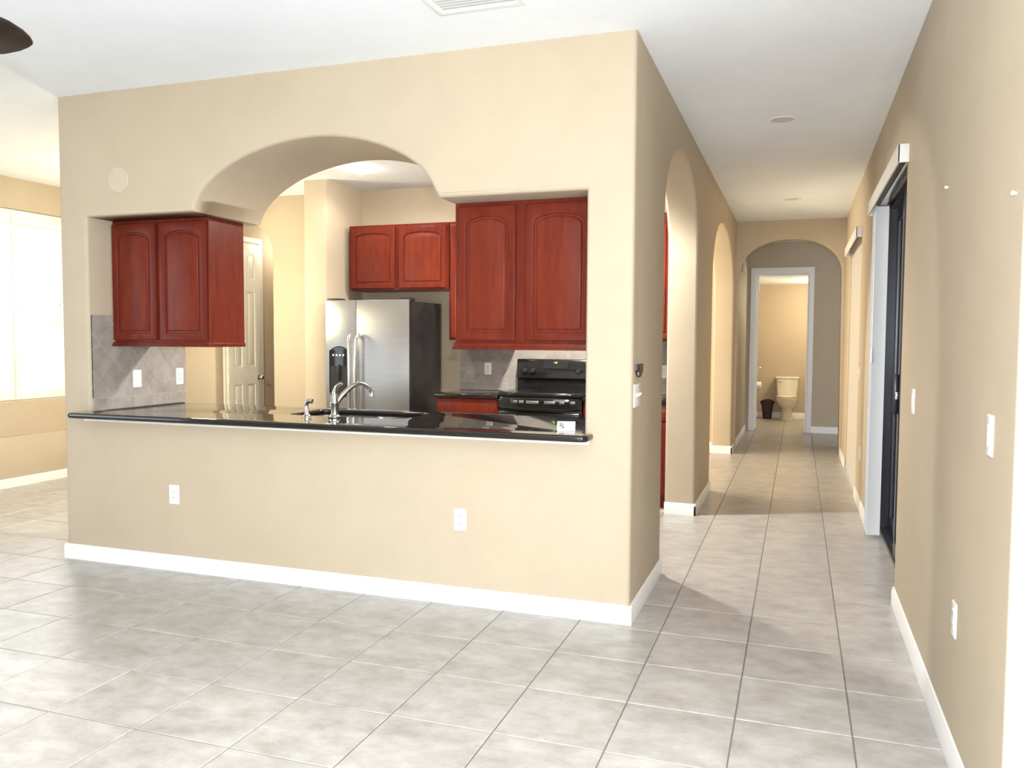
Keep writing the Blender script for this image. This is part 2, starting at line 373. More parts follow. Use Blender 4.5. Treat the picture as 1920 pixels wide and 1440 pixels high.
# ------------------------------------------------------------------ diagonal splash tiles
def clip(poly, u0, v0, u1, v1):
    for ax, val, sg in ((0, u0, 1), (0, u1, -1), (1, v0, 1), (1, v1, -1)):
        out = []
        for i in range(len(poly)):
            a = poly[i-1]; b_ = poly[i]; da = (a[ax]-val)*sg; db = (b_[ax]-val)*sg
            if (da >= 0) != (db >= 0):
                t = da/(da-db); out.append((a[0]+(b_[0]-a[0])*t, a[1]+(b_[1]-a[1])*t))
            if db >= 0: out.append(b_)
        poly = out
        if len(poly) < 3: return []
    return poly
def area2(p): return abs(sum(p[i-1][0]*p[i][1]-p[i][0]*p[i-1][1] for i in range(len(p))))/2
def splash(parent, u0, u1, v0, v1, t0, t1, mp, phase=0, row=.075):
    D = .118                       # half diagonal of a tile
    MBk = MB().plate([rect(u0, v0, u1, v1)], t0, t0+(t1-t0)*.86, mp); MBk.build('splash_grout', 'sgrout', parent)
    g = .0018
    n = int((u1-u0)/D)+6; k = int((v1-v0)/D)+4
    for j in range(-1, k):
        for i in range(-3, n):
            cx_ = u0+phase+(2*i+(j % 2))*D; cy_ = v0+row+j*D
            p = clip([(cx_+D-g*1.4, cy_), (cx_, cy_+D-g*1.4), (cx_-D+g*1.4, cy_), (cx_, cy_-D+g*1.4)], u0, v0+row+g, u1, v1)
            if len(p) >= 3 and area2(p) > 2e-4: MB().plate([p], t1, t0, mp).build('splash_tile', 'splash', parent)
    u = u0
    while u < u1-.02:
        MB().plate([rect(u+g, v0, min(u+.165, u1)-g, v0+row-g)], t1, t0, mp).build('splash_tile', 'splash', parent); u += .165
splash(wf, 4.015, 4.84, CT+.002, 1.545, XL-.004, XL+.008, YZ, .05)
splash(wk, -3.12, -1.02, .915, 1.395, YB+.004, YB-.008, XZ, .03)

# ------------------------------------------------------------------ cabinets
def cab_door(parent, x0, x1, z0, z1, yf, stile=.044, rise=.045, handle=False):
    """arched raised panel door, front face at yf"""
    xc_ = (x0+x1)/2; hwid = (x1-x0)/2 - stile
    def archp(inset):
        a = hwid-inset; z_s = z1-stile-rise-.012
        return [(xc_-a, z0+stile+inset)] + [(xc_+a, z0+stile+inset)] + [(x, z-inset*.8) for x, z in ell(xc_, a, z_s, rise, 16)][::-1]
    d = MB().plate([rect(x0, z0, x1, z1), archp(0)], yf, yf+.020, XZ, .005, 0, 3).build('door', 'cherry', parent)
    p = MB().plate([archp(-.003)], yf+.012, yf+.019, XZ)
    p.plate([archp(.014)], yf+.003, yf+.014, XZ, .009, 0, 3)
    p.build('panel', 'cherry2', d, ang=50)
    return d
def upper(name, label, x0, x1, z0, z1, yf, yb, doors, rail=0, stile=.044, rise=.045, group=None):
    c = thing(name, label, 'cabinet', ((x0+x1)/2, (yf+yb)/2, z0), group)
    MB().rbox((x0, yf+.021, z0), (x1, yb, z1), .002, 1).build('body', 'cherry', c)
    for a, b_ in doors: cab_door(c, a, b_, z0+.018, z1-.022, yf, stile, rise)
    if rail:
        mb = MB().rbox((x0-.006, yf+.002, z0-rail), (x1+.006*(x1 < -1.02), yf+.03, z0+.004), .005)
        mb.rbox((x0-.010, yf-.006, z0-rail), (x1+.010*(x1 < -1.02), yf+.03, z0-rail+.014), .004)
        mb.rbox((x1-.022 if x1 < -3 else x0-.006, yf+.03, z0-rail), (x1+.008 if x1 < -3 else x0+.02, yb, z0+.004), .005)
        mb.build('light_rail', 'cherry', c)
    return c
upper('bar_cabinet', 'dark cherry two-door wall cabinet hanging at the left end of the pass-through', XL+.002, -3.42, 1.372, ZT-.002, 4.178, 4.535, [(XL+.012, -3.815), (-3.785, -3.432)], .022)
upper('bar_cabinet', 'cherry two-door wall cabinet hanging at the right end of the pass-through above the stove', -1.785, XI-.002, 1.385, ZT-.002, 4.178, 4.535, [(-1.760, -1.432), (-1.375, -1.012)], .033)
upper('fridge_cabinet', 'short cherry two-door cabinet mounted above the refrigerator', -4.145, -3.095, 1.868, 2.49, 7.10, YB-.002, [(-4.118, -3.645), (-3.60, -3.118)], 0, .046, .045)
upper('wall_cabinet', 'cherry wall cabinet showing as a sliver right of the fridge cabinet', -3.088, -2.51, 1.397, 2.49, 7.10, YB-.010, [(-3.07, -2.80), (-2.79, -2.53)])
upper('wall_cabinet', 'cherry wall cabinet glimpsed through the first hall arch', -1.70, XI-.003, 1.397, 2.49, 7.10, YB-.010, [(-1.68, -1.36), (-1.345, -1.02)])
def base_cab(label, x0, x1, doors):
    c = thing('base_cabinet', label, 'cabinet', ((x0+x1)/2, 7.1, 0))
    MB().rbox((x0, 6.865, .10), (x1, YB-.012, .88), .002, 1).build('body', 'cherry', c)
    MB().box((x0+.002, 6.90, .0), (x1-.002, YB-.02, .10)).build('toe_kick', 'cherry', c)
    MB().rbox((x0+.012, 6.845, .735), (x1-.012, 6.866, .868), .004).build('drawer', 'cherry2', c)
    for a, b_ in doors: cab_door(c, a, b_, .115, .72, 6.845)
base_cab('cherry base cabinet between the black refrigerator side and the stove', -3.10, -2.505, [(-3.088, -2.81), (-2.798, -2.517)])
base_cab('cherry base cabinet right of the stove seen through the first hall arch', -1.728, XI-.003, [(-1.716, -1.37), (-1.358, -1.012)])
def far_top(label, x0, x1):
    tag(MB().rbox((x0, 6.825, .882), (x1, YB-.010, .914), .010, 3).build('countertop', 'granite', at=((x0+x1)/2, 7.1, .9)), label, 'countertop')
far_top('short black granite worktop left of the stove on the back wall', -3.115, -2.502)
far_top('black granite worktop right of the stove seen through the first arch', -1.731, XI-.003)

# ------------------------------------------------------------------ bar countertop with sink
sx0, sx1, sy0, sy1 = -2.925, -2.16, 4.285, 4.69
outl = [(-.952+.0, 3.905), (-.952, 3.985), (XI-.004, 3.985), (XI-.004, 4.80), (XL+.010, 4.80), (XL+.010, 3.985), (-4.235, 3.985), (-4.235, 3.905)]
fr = []
for k in range(7):
    a = math.pi*(1+.5*k/6); fr.append((-4.235+.045+.045*math.cos(a), 3.905+.045*math.sin(a)))
for k in range(7):
    a = math.pi*(1.5+.5*k/6); fr.append((-.952-.045+.045*math.cos(a), 3.905+.045*math.sin(a)))
outl = fr + outl[1:7]
ct = tag(MB().plate([outl, rrect(sx0, sy0, sx1, sy1, .05)], CT, .912, XY, .012, .012, 4).build('bar_countertop', 'granite', at=(-2.6, 4.3, .93)),
         'long polished black granite bar top filling the pass-through', 'countertop')
sk = thing('kitchen_sink', 'undermount stainless double sink set into the black bar top', 'sink', ((sx0+sx1)/2, (sy0+sy1)/2, .70))
mb = MB()
for (a, b_) in ((sx0-.006, -2.56), (-2.53, sx1+.006)):
    rg = []
    for ins, z in ((0, .908), (.004, .80), (.012, .735), (.05, .722)):
        rg.append([(u, v_, z) for u, v_ in rrect(a+ins, sy0-.006+ins, b_-ins, sy1+.006-ins, .05)])
    mb.rings(rg, False, True)
mb.build('basin', 'steel', sk)
MB().plate([rrect(sx0-.03, sy0-.03, sx1+.03, sy1+.03, .06), rrect(sx0-.004, sy0-.004, sx1+.004, sy1+.004, .05)], .905, .911, XY).build('rim', 'chrome', sk)
MB().rbox((-2.562, sy0-.004, .75), (-2.528, sy1+.004, .895), .006).build('divider', 'steel', sk)
for x in (-2.745, -2.345): MB().lathe([(.042, .7225), (.042, .726), (.036, .728)], (x, (sy0+sy1)/2, 0)).build('drain', 'chrome', sk)

# faucet
fx, fy = -2.567, 4.232
fc = thing('kitchen_faucet', 'satin nickel single-lever kitchen faucet with a curved spout', 'faucet', (fx, fy, CT))
MB().lathe([(.034, 0), (.034, .006), (.027, .010), (.024, .014), (.024, .075), (.026, .080), (.026, .086), (.023, .090), (.0215, .125), (.016, .138), (.004, .142)], (fx, fy, CT+.001)).build('body', 'nickel', fc)
ex, ey = -2.428, 4.425
dx, dy = ex-fx, ey-fy
sp = [(0, .065), (.12, .105), (.30, .148), (.48, .180), (.62, .192), (.76, .188), (.90, .170), (.985, .148), (1.0, .128)]
sp = catmull([(fx+dx*t, fy+dy*t, CT+z) for t, z in sp], 4)
MB().tube(sp, [.017-.0055*min(1, i/len(sp)*1.3) for i in range(len(sp))], 14).build('spout', 'nickel', fc)
MB().lathe([(.012, .0), (.015, .004), (.015, .016), (.010, .022)], (ex, ey, CT+.112)).build('aerator', 'chrome', fc)
lv = catmull([(fx-.002, fy, CT+.125), (fx+.002, fy-.002, CT+.150), (fx+.014, fy-.004, CT+.175), (fx+.032, fy-.006, CT+.192), (fx+.055, fy-.008, CT+.200)], 4)
MB().tube(lv, [.018-.010*(i/(len(lv)-1))**.8 for i in range(len(lv))], 12).build('lever', 'nickel', fc)
spx, spy = -2.722, 4.18
sr = thing('side_sprayer', 'small satin nickel side sprayer left of the kitchen faucet', 'sprayer', (spx, spy, CT))
MB().lathe([(.026, 0), (.026, .005), (.019, .009), (.015, .014), (.0145, .04)], (spx, spy, CT+.001)).build('base', 'nickel', sr)
pt = catmull([(spx, spy, CT+.035), (spx-.004, spy, CT+.065), (spx, spy, CT+.085), (spx+.012, spy+.002, CT+.096), (spx+.034, spy+.004, CT+.094)], 4)
MB().tube(pt, [.0135, .013, .0125, .012, .012, .0125, .013, .0135, .014, .015, .0155, .0155, .015, .015, .015, .015, .014][:len(pt)], 12).build('spray_head', 'nickel', sr)

# tent card on the counter
cdx, cdy = -1.115, 4.075
tcd = thing('tent_card', 'small folded white card standing on the right end of the bar top', 'card', (cdx, cdy, CT))
R_ = Matrix.Translation((cdx, cdy, CT)) @ Matrix.Rotation(math.radians(14), 4, 'Z')
th_ = .0012; W_ = .046; D_ = .030; HH = .046
f1 = MB().add([(-W_, -D_, .0005), (W_, -D_, .0005), (W_, -D_+th_, .0005), (-W_, -D_+th_, .0005), (-W_, -th_/2, HH), (W_, -th_/2, HH), (W_, th_/2, HH), (-W_, th_/2, HH)], [(0, 3, 2, 1), (4, 5, 6, 7), (0, 1, 5, 4), (1, 2, 6, 5), (2, 3, 7, 6), (3, 0, 4, 7)])
f1.xf(R_).build('front_flap', 'paper', tcd)
f2 = MB().add([(-W_, D_-th_, .0005), (W_, D_-th_, .0005), (W_, D_, .0005), (-W_, D_, .0005), (-W_, -th_/2, HH), (W_, -th_/2, HH), (W_, th_/2, HH), (-W_, th_/2, HH)], [(0, 3, 2, 1), (4, 5, 6, 7), (0, 1, 5, 4), (1, 2, 6, 5), (2, 3, 7, 6), (3, 0, 4, 7)])
f2.xf(R_).build('rear_flap', 'paper', tcd)
def onflap(x, k): return (x, -D_*(1-k)-.0008, HH*k)
strokes = [[(-.030, .80), (-.030, .40)], [(-.030, .80), (-.018, .78), (-.014, .68), (-.020, .60), (-.030, .58)], [(-.024, .58), (-.010, .26)], [(-.026, .26), (-.010, .44)]]
mb = MB()
for s_ in strokes: mb.tube([onflap(*p) for p in s_], .0019, 6)
mb.build('printed_mark', 'ink', tcd).data.transform(Matrix.Identity(4))
for o in tcd.children:
    if o.name.startswith('printed_mark'):
        for v_ in o.data.vertices: v_.co = (R_ @ (v_.co + Vector((cdx, cdy, CT)))) - Vector((cdx, cdy, CT))

# ------------------------------------------------------------------ refrigerator
fx0, fx1, fyf, fh = -4.165, -3.305, 6.70, 1.757
rf = thing('refrigerator', 'stainless side-by-side refrigerator with black sides and a door dispenser', 'refrigerator', ((fx0+fx1)/2, 7.05, 0))
MB().rbox((fx0+.004, fyf+.075, .02), (fx1-.004, 7.43, fh-.012), .006).build('cabinet_body', 'blackside', rf)
MB().box((fx0+.02, fyf+.09, 0), (fx1-.02, 7.40, .05)).build('base_grille', 'blackm', rf)
xm = -3.845
def fdoor(a, b_, name):
    n = 10; front = []
    for k in range(n+1):
        u = k/n; bul = .018*(1-(2*u-1)**2)
        front.append((a+(b_-a)*u, fyf+.018-bul))
    prof = front + [(b_, fyf+.068), (a, fyf+.068)]
    return MB().plate([prof], .07, fh, XY, .006, .006, 3).build(name, 'steel', rf, ang=28)
dl = fdoor(fx0, xm-.003, 'freezer_door'); dr = fdoor(xm+.003, fx1, 'fridge_door')
MB().box((fx1-.002, fyf+.02, .075), (fx1+.003, fyf+.07, fh-.004)).build('door_edge', 'blackside', rf)
for a, b_ in ((fx0+.005, fx0+.13), (fx1-.10, fx1-.005)):
    MB().rbox((a, fyf+.03, fh-.012), (b_, fyf+.16, fh+.018), .008).build('hinge_cover', 'blackm', rf)
for s_, d_ in ((-1, dl), (1, dr)):
    xh = xm + s_*.042
    P = catmull([(xh, fyf-.004, 1.44), (xh-s_*.002, fyf-.045, 1.41), (xh-s_*.010, fyf-.062, 1.25), (xh-s_*.014, fyf-.066, 1.05), (xh-s_*.010, fyf-.062, .80), (xh-s_*.002, fyf-.045, .58), (xh, fyf-.004, .55)], 4)
    MB().tube(P, .015, 12).build('handle', 'nickel', d_)
dz0, dz1 = .86, 1.335; da, db = fx0+.045, xm-.065
dp = MB().plate([[(da, dz0+.04), (da+.04, dz0), (db-.04, dz0), (db, dz0+.04), (db, dz1-.04)] + [(da+(db-da)*(1-k/8), dz1-.04+.04*math.sin(math.pi*k/8)) for k in range(1, 8)] + [(da, dz1-.04)]], fyf-.006, fyf+.03, XZ, .008, 0).build('dispenser', 'black', rf)
MB().plate([rrect(da+.018, dz0+.03, db-.018, dz0+.29, .02)], fyf-.0075, fyf-.004, XZ).build('dispenser_well', 'blackm', dp)
MB().rbox((da+.02, fyf-.022, dz0+.022), (db-.02, fyf-.004, dz0+.04), .004).build('drip_tray', 'blackm', dp)
for k in range(4): MB().disc((da+.05+k*.035, fyf-.006, dz1-.085), (0, -1, 0), .009, .004, 12).build('button', 'chrome', dp)
MB().rbox(((da+db)/2-.018, fyf-.020, dz0+.16), ((da+db)/2+.018, fyf-.006, dz0+.30), .005).build('dispenser_lever', 'blackm', dp)

# ------------------------------------------------------------------ stove
s0, s1 = -2.498, -1.736
st = thing('stove', 'gloss black freestanding electric stove with a green lit clock', 'stove', ((s0+s1)/2, 7.1, 0))
MB().rbox((s0+.003, 6.86, .03), (s1-.003, 7.43, .91), .004).build('body', 'blackm', st)
for a in (s0+.04, s1-.08):
    for y in (6.9, 7.36): MB().box((a, y, 0), (a+.04, y+.04, .04)).build('foot', 'blackm', st)
# cooktop with bowed front
prof = [(s0-.004, 7.43), (s0-.004, 6.84)] + [(s0-.004+(s1-s0+.008)*k/14, 6.84-.075*math.sin(math.pi*k/14)**.7) for k in range(1, 14)] + [(s1+.004, 6.84), (s1+.004, 7.43)]
MB().plate([prof], .945, .912, XY, .010, .004, 4).build('cooktop', 'black', st)
prof2 = [(s0+.002, 6.87)] + [(s0+.002+(s1-s0-.004)*k/14, 6.85-.085*math.sin(math.pi*k/14)**.7) for k in range(0, 15)] + [(s1-.002, 6.87)]
MB().plate([prof2], .911, .79, XY, .02, .02, 4).build('front_panel', 'black', st)
for cx_, cy_, r_ in ((-2.32, 6.95, .10), (-1.92, 6.95, .085), (-2.32, 7.22, .08), (-1.92, 7.22, .10)):
    MB().plate([[(cx_+r_*math.cos(t/14*math.pi), cy_+r_*math.sin(t/14*math.pi)) for t in range(28)], [(cx_+(r_-.006)*math.cos(t/14*math.pi), cy_+(r_-.006)*math.sin(t/14*math.pi)) for t in range(28)]], .9452, .9456, XY).build('burner_ring', 'blackside', st)
MB().rbox((s0+.006, 6.80, .20), (s1-.006, 6.862, .775), .012, 3).build('oven_door', 'black', st)
MB().rbox((s0+.006, 6.82, .05), (s1-.006, 6.862, .19), .008, 2).build('storage_drawer', 'black', st)
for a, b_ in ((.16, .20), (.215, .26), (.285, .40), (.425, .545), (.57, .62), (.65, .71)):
    MB().rbox((s0+a, 6.85-.085*math.sin(math.pi*((a+b_)/2)/.762)**.7-.003, .852), (s0+b_, 6.84, .878), .002).build('reflection_strip', 'steel', st)  # pale steel strips standing in for reflections on the curved black front
P = [(s0+.05, 6.81, .735), (s0+.06, 6.765, .735)] + [(s0+.06+(s1-s0-.12)*k/6, 6.755, .735) for k in range(1, 6)] + [(s1-.06, 6.765, .735), (s1-.05, 6.81, .735)]
MB().tube(P, .013, 12).build('oven_handle', 'blackm', st)
bgd = MB().plate([[(7.375, .944), (7.372, 1.03), (7.345, 1.045), (7.362, 1.205), (7.375, 1.222), (7.43, 1.222), (7.43, .944)]], s0, s1, lambda u, v_, t: (t, u, v_), .006, .006, 3).build('backguard', 'black', st)
for k, dxx in enumerate((-.30, -.22, .22, .30)):
    MB().disc(((s0+s1)/2+dxx, 7.352, 1.115), (0, -1, .1), .024, .022, 18).build('knob', 'blackm', bgd)
xm_ = (s0+s1)/2
MB().plate([rrect(xm_-.12, 1.135, xm_+.12, 1.205, .01)], 7.349, 7.36, XZ).build('display_window', 'blackside', bgd)
mb = MB(); mb.rbox((xm_-.016, 7.344, 1.187), (xm_-.004, 7.349, 1.194), .002); mb.rbox((xm_-.001, 7.344, 1.183), (xm_+.016, 7.349, 1.200), .003); mb.build('clock_digits', 'led', bgd)

# ------------------------------------------------------------------ outlets and switches
def frame(c, n):
    """matrix: local x along wall, local y up, local z out of the wall"""
    n = Vector(n); up = Vector((0, 0, 1)); r_ = up.cross(n)
    return Matrix(((r_.x, up.x, n.x, c[0]), (r_.y, up.y, n.y, c[1]), (r_.z, up.z, n.z, c[2]), (0, 0, 0, 1)))
def outlet(label, c, n, w_=.072, h_=.116, kind='duplex', group=None, gangs=1):
    T = frame(c, n); t = thing('wall_switch' if kind != 'duplex' else 'power_outlet', label, 'switch' if kind != 'duplex' else 'outlet', c, group)
    ww = w_ + (gangs-1)*.046
    MB().plate([rrect(-ww/2, -h_/2, ww/2, h_/2, .006)], .006, .0004, XY, .003, 0, 2).xf(T).build('cover_plate', 'plastic', t)
    for g_ in range(gangs):
        ox = (g_-(gangs-1)/2)*.046
        if kind == 'duplex':
            for oy in (-.020, .020):
                s_ = MB().plate([rrect(-.017+ox, oy-.014, .017+ox, oy+.014, .010)], .0078, .005, XY, .0012, 0, 2).xf(T).build('socket', 'plastic', t)
                mb = MB(); mb.box((ox-.008, oy-.003, .0076), (ox-.0055, oy+.006, .0082)); mb.box((ox+.0055, oy-.003, .0076), (ox+.008, oy+.006, .0082)); mb.box((ox-.002, oy-.010, .0076), (ox+.002, oy-.006, .0082))
                mb.xf(T).build('slots', 'slot', s_)
            MB().disc((ox, 0, .006), (0, 0, 1), .003, .0012, 10).xf(T).build('screw', 'chrome', t)
        elif kind == 'rocker':
            MB().plate([rrect(-.0165+ox, -.033, .0165+ox, .033, .003)], .009, .005, XY, .002, 0, 2).xf(T).build('rocker', 'plastic', t)
        else:
            MB().add([(ox-.005, -.009, .005), (ox+.005, -.009, .005), (ox+.005, .009, .005), (ox-.005, .009, .005), (ox-.004, .004, .018), (ox+.004, .004, .018), (ox+.004, .011, .017), (ox-.004, .011, .017)],
                     [(0, 3, 2, 1), (4, 5, 6, 7), (0, 1, 5, 4), (1, 2, 6, 5), (2, 3, 7, 6), (3, 0, 4, 7)]).xf(T).build('toggle', 'plastic', t)
    return t
outlet('white duplex outlet low on the left part of the pass-through wall', (-3.529, YW, .464), (0, -1, 0))
outlet('white duplex outlet low on the bright right part of the pass-through wall', (-1.667, YW, .456), (0, -1, 0))
outlet('white outlet on the splash tiles under the left hanging cabinet, nearer the cabinet', (XL+.008, 4.376, 1.132), (1, 0, 0), kind='rocker')
outlet('white outlet at the far end of the left splash tiles', (XL+.008, 4.775, 1.132), (1, 0, 0))
outlet('white outlet on the back splash just left of the stove', (-2.828, YB-.008, 1.121), (0, -1, 0))
outlet('white outlet on the back splash seen through the first hall arch', (-1.135, YB-.008, 1.121), (0, -1, 0))
outlet('white triple toggle switch plate on the hall wall by the corner', (XC, 4.105, 1.133), (1, 0, 0), kind='toggle', gangs=3)
outlet('white rocker switch on the right wall nearest the camera', (XR, 2.617, 1.150), (-1, 0, 0), kind='rocker')
outlet('white outlet low on the right wall above the baseboard', (XR, 3.05, .485), (-1, 0, 0))
outlet('white switch on the right wall just before the dark sliding door', (XR, 4.255, 1.131), (-1, 0, 0), kind='rocker')
outlet('small switch on the shaded wall between the two hall blinds', (XR, 7.855, 1.123), (-1, 0, 0), kind='toggle')
outlet('low outlet on the shaded wall between the two hall blinds', (XR, 7.53, .46), (-1, 0, 0))

# round cover plate on the wall
tag(MB().disc((-3.907, YW, 2.358), (0, -1, 0), .078, .006, 36, .4).build('round_cover', 'speaker', at=(-3.907, YW, 2.358)), 'pale round cover plate high on the left of the pass-through wall', 'wall plate')
# black shield shaped hook plate on the hall wall
sh = [(-.085, .028), (.085, .028), (.085, .0), (.062, -.022), (.03, -.034), (0, -.040), (-.03, -.034), (-.062, -.022), (-.085, .0)]
bz = tag(MB().plate([sh], .012, .0005, XY, .004, 0, 2).xf(frame((XC, 4.143, 1.26), (1, 0, 0))).build('wall_badge', 'blackm', at=(XC, 4.143, 1.26)), 'small black shield-shaped badge above the triple switch', 'badge')
MB().plate([rrect(-.012, -.022, .006, -.004, .002)], .014, .011, XY).xf(frame((XC, 4.085, 1.255), (1, 0, 0))).build('glint_plate', 'chrome', bz)  # chrome piece put in to make the glint on the badge
# picture nails on the right wall
for i, (y, z, l) in enumerate(((3.485, 1.986, 'tiny picture nail high on the right wall left of another nail'), (2.43, 1.79, 'tiny picture nail on the right wall at the frame edge'))):
    tag(MB().tube([(XR+.004, y, z), (XR-.012, y, z+.003)], [.003, .006], 8).build('picture_nail', 'plastic', at=(XR, y, z)), l, 'nail')

# ------------------------------------------------------------------ hall sliding door, dark
sd = bpy.data.objects.new('door_1', None); COL.objects.link(sd); sd.location = (.66, 5.72, 0); sd['_o'] = (.66, 5.72, 0); struct(sd, 'dark bronze sliding glass door on the right wall')
def slider_panel(y0, y1, xa, xb):
    st_ = .075
    MB().plate([rect(y0, .03, y1, 2.36), rect(y0+st_, .13, y1-st_, 2.27)], xa, xb, YZ, .004, .004, 2).build('sash', 'bronze', sd)
    MB().box(((xa+xb)/2-.003, y0+st_-.01, .12), ((xa+xb)/2+.003, y1-st_+.01, 2.28)).build('pane', 'tint', sd)
mb = MB(); mb.box((.60, 4.803, .0), (.72, 6.637, .03)); mb.box((.60, 4.803, 2.36), (.72, 6.637, 2.398)); mb.box((.60, 4.803, 0), (.72, 4.84, 2.398)); mb.box((.60, 6.60, 0), (.72, 6.637, 2.398))
mb.box((.628, 4.84, .03), (.636, 6.60, .045)); mb.box((.672, 4.84, .03), (.680, 6.60, .045))
mb.build('frame', 'bronze', sd)
slider_panel(4.85, 5.78, .606, .642); slider_panel(5.70, 6.62, .655, .695)
hd = MB().rbox((.575, 5.72, .95), (.606, 5.745, 1.20), .006).build('pull_handle', 'bronze', sd)
MB().rbox((.585, 5.715, 1.04), (.606, 5.76, 1.09), .005).build('latch', 'chrome', sd)
struct(MB().box((1.0, 4.2, -.01), (1.1, 7.3, 2.9)).build('wall_lanai', 'outside', at=(1, 5.7, 0)))
# vertical blind with vanes drawn to the far end
def valance(o, y0, y1, x0, z0, z1, mat):
    mb = MB(); mb.rbox((x0, y0, z0), (x0+.010, y1, z1), .002); mb.rbox((x0, y0, z0), (XR, y0+.010, z1), .002); mb.rbox((x0, y1-.010, z0), (XR, y1, z1), .002); mb.box((x0+.008, y0+.008, z1-.008), (XR, y1-.008, z1-.002))
    mb.build('valance', mat, o)
vb = thing('vertical_blind', 'white vertical blind drawn into a stack beside the dark sliding door', 'blind', (.53, 6.4, .02))
valance(vb, 4.725, 6.70, .462, 2.331, 2.425, 'rail')
MB().rbox((.515, 4.82, 2.355), (.56, 6.62, 2.396), .004).build('headrail', 'nickel', vb)
for k in range(15):
    y = 6.365+k*.0165; a = math.radians(4 if k % 2 else 8)
    prof = []
    for i in range(7):
        u = -.0445+.089*i/6; prof.append((.536+u*math.cos(a), y+u*math.sin(a)+.005*(1-(2*i/6-1)**2)))
    ring = prof + [(p[0], p[1]+.0012) for p in prof[::-1]]
    MB().plate([ring], .022, 2.352, XY).build('vane', 'vane', vb)
MB().tube([(.492, 6.35, 2.36), (.492, 6.348, 1.36)], .0022, 6).build('cord', 'vane', vb)
MB().lathe([(.004, 0), (.009, -.01), (.009, -.10), (.003, -.11)], (.492, 6.348, 1.36), 10).build('cord_weight', 'rail', vb)

# far hall blind, closed
vb2 = thing('vertical_blind', 'closed ivory vertical blind farther down the hall near the arch', 'blind', (.55, 8.9, .02))
valance(vb2, 7.99, 9.90, .462, 2.331, 2.425, 'rail')
MB().rbox((.525, 8.07, 2.31), (.565, 9.83, 2.35), .004).build('headrail', 'nickel', vb2)
for k in range(22):
    y = 8.09+k*.081; a = math.radians(104)
    prof = []
    for i in range(6):
        u = -.0445+.089*i/5; bw = .006*(1-(2*i/5-1)**2); prof.append((.545+u*math.cos(a)-bw, y+.02+u*math.sin(a)))
    ring = prof + [(p[0]+.0012, p[1]) for p in prof[::-1]]
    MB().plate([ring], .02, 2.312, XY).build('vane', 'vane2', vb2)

# ------------------------------------------------------------------ nook window and plantation shutters
wn = bpy.data.objects.new('window_1', None); COL.objects.link(wn); wn.location = (XN-.1, 5.84, .8); wn['_o'] = tuple(wn.location); struct(wn, 'bright breakfast nook window')
MB().plate([rect(5.222, .802, 6.458, 2.598), rect(5.27, .85, 5.81, 1.66), rect(5.87, .85, 6.41, 1.66), rect(5.27, 1.74, 5.81, 2.55), rect(5.87, 1.74, 6.41, 2.55)], XN-.12, XN-.08, YZ, .004, .004, 2).build('window_frame', 'white', wn)
for a, b_ in ((5.265, 5.815), (5.865, 6.415)):
    for c_, d_ in ((.845, 1.665), (1.735, 2.555)): MB().box((XN-.103, a, c_), (XN-.099, b_, d_)).build('pane', 'glass', wn)
def shutter(label, y0, y1):
    t = thing('plantation_shutter', label, 'shutter', (XN-.03, (y0+y1)/2, .81))
    xa, xb = XN-.045, XN-.017; sw = .052
    for a in (y0, y1-sw): MB().rbox((xa, a, .805), (xb, a+sw, 2.595), .003).build('stile', 'white', t)
    for a, b_, nm in ((.805, .90, 'bottom_rail'), (1.515, 1.575, 'mid_rail'), (2.505, 2.595, 'top_rail')): MB().rbox((xa, y0+sw, a), (xb, y1-sw, b_), .003).build(nm, 'white', t)
    for za, zb in ((.90, 1.515), (1.575, 2.505)):
        n = round((zb-za)/.0765)
        for k in range(n):
            z = za+(zb-za)*(k+.5)/n; a_ = math.radians(38)
            lo = [(-.040, 0), (-.02, .0045), (.02, .0045), (.040, 0), (.02, -.0045), (-.02, -.0045)]
            rg = [[((xa+xb)/2 + u*math.cos(a_)-v_*math.sin(a_), yy, z-u*math.sin(a_)-v_*math.cos(a_)) for u, v_ in lo] for yy in (y0+sw+.009, y1-sw-.009)]
            MB().rings(rg).build('louver', 'white', t)
shutter('white louvred shutter panel at the left edge of the picture', 5.235, 5.838)
shutter('white louvred shutter panel beside the left end of the pass-through wall', 5.842, 6.445)

# ------------------------------------------------------------------ passage door seen through the small arch
def six_panel(mb, w_, h_, th):
    holes = []
    for a, b_ in ((.11, w_/2-.05), (w_/2+.05, w_-.11)):
        for c_, d_ in ((.20, .86), (1.06, 1.92), (2.06, h_-.13)): holes.append(rect(a, c_, b_, d_))
    mb.plate([rect(0, 0, w_, h_)] + holes, 0, th, XY, .002, .002, 2)
    for h_2 in holes:
        (a, c_), (b_, d_) = h_2[0], h_2[2]
        mb.plate([rect(a-.004, c_-.004, b_+.004, d_+.004)], .010, th-.010, XY)
        mb.plate([rect(a+.022, c_+.022, b_-.022, d_-.022)], .003, th-.003, XY, .010, .010, 2)
def door_obj(num, label, w_, h_, T, knob_x, knob_mat='nickel'):
    d = bpy.data.objects.new('door_%d' % num, None); COL.objects.link(d); d.location = T.translation; d['_o'] = tuple(T.translation); struct(d, label)
    mb = MB(); six_panel(mb, w_, h_, .035); mb.xf(T).build('door_leaf', 'door', d)
    for sz, zz in ((-1, 0), (1, .035)):
        kb = MB().lathe([(.028, 0), (.028, .004), (.011, .008), (.010, .028), (.024, .036), (.027, .048), (.020, .060), (.004, .064)], (0, 0, 0), 16)
        kb.xf(T @ Matrix.Translation((knob_x, .93, zz)) @ (Matrix.Rotation(math.pi, 4, 'X') if sz < 0 else Matrix.Identity(4))).build('knob', knob_mat, d)
    for hz in (.25, h_/3+.1, 2*h_/3+.05, h_-.22):
        MB().tube([(.0, hz-.045, .04), (.0, hz+.045, .04)], .007, 8).xf(T).build('hinge', 'plastic', d)
    return d
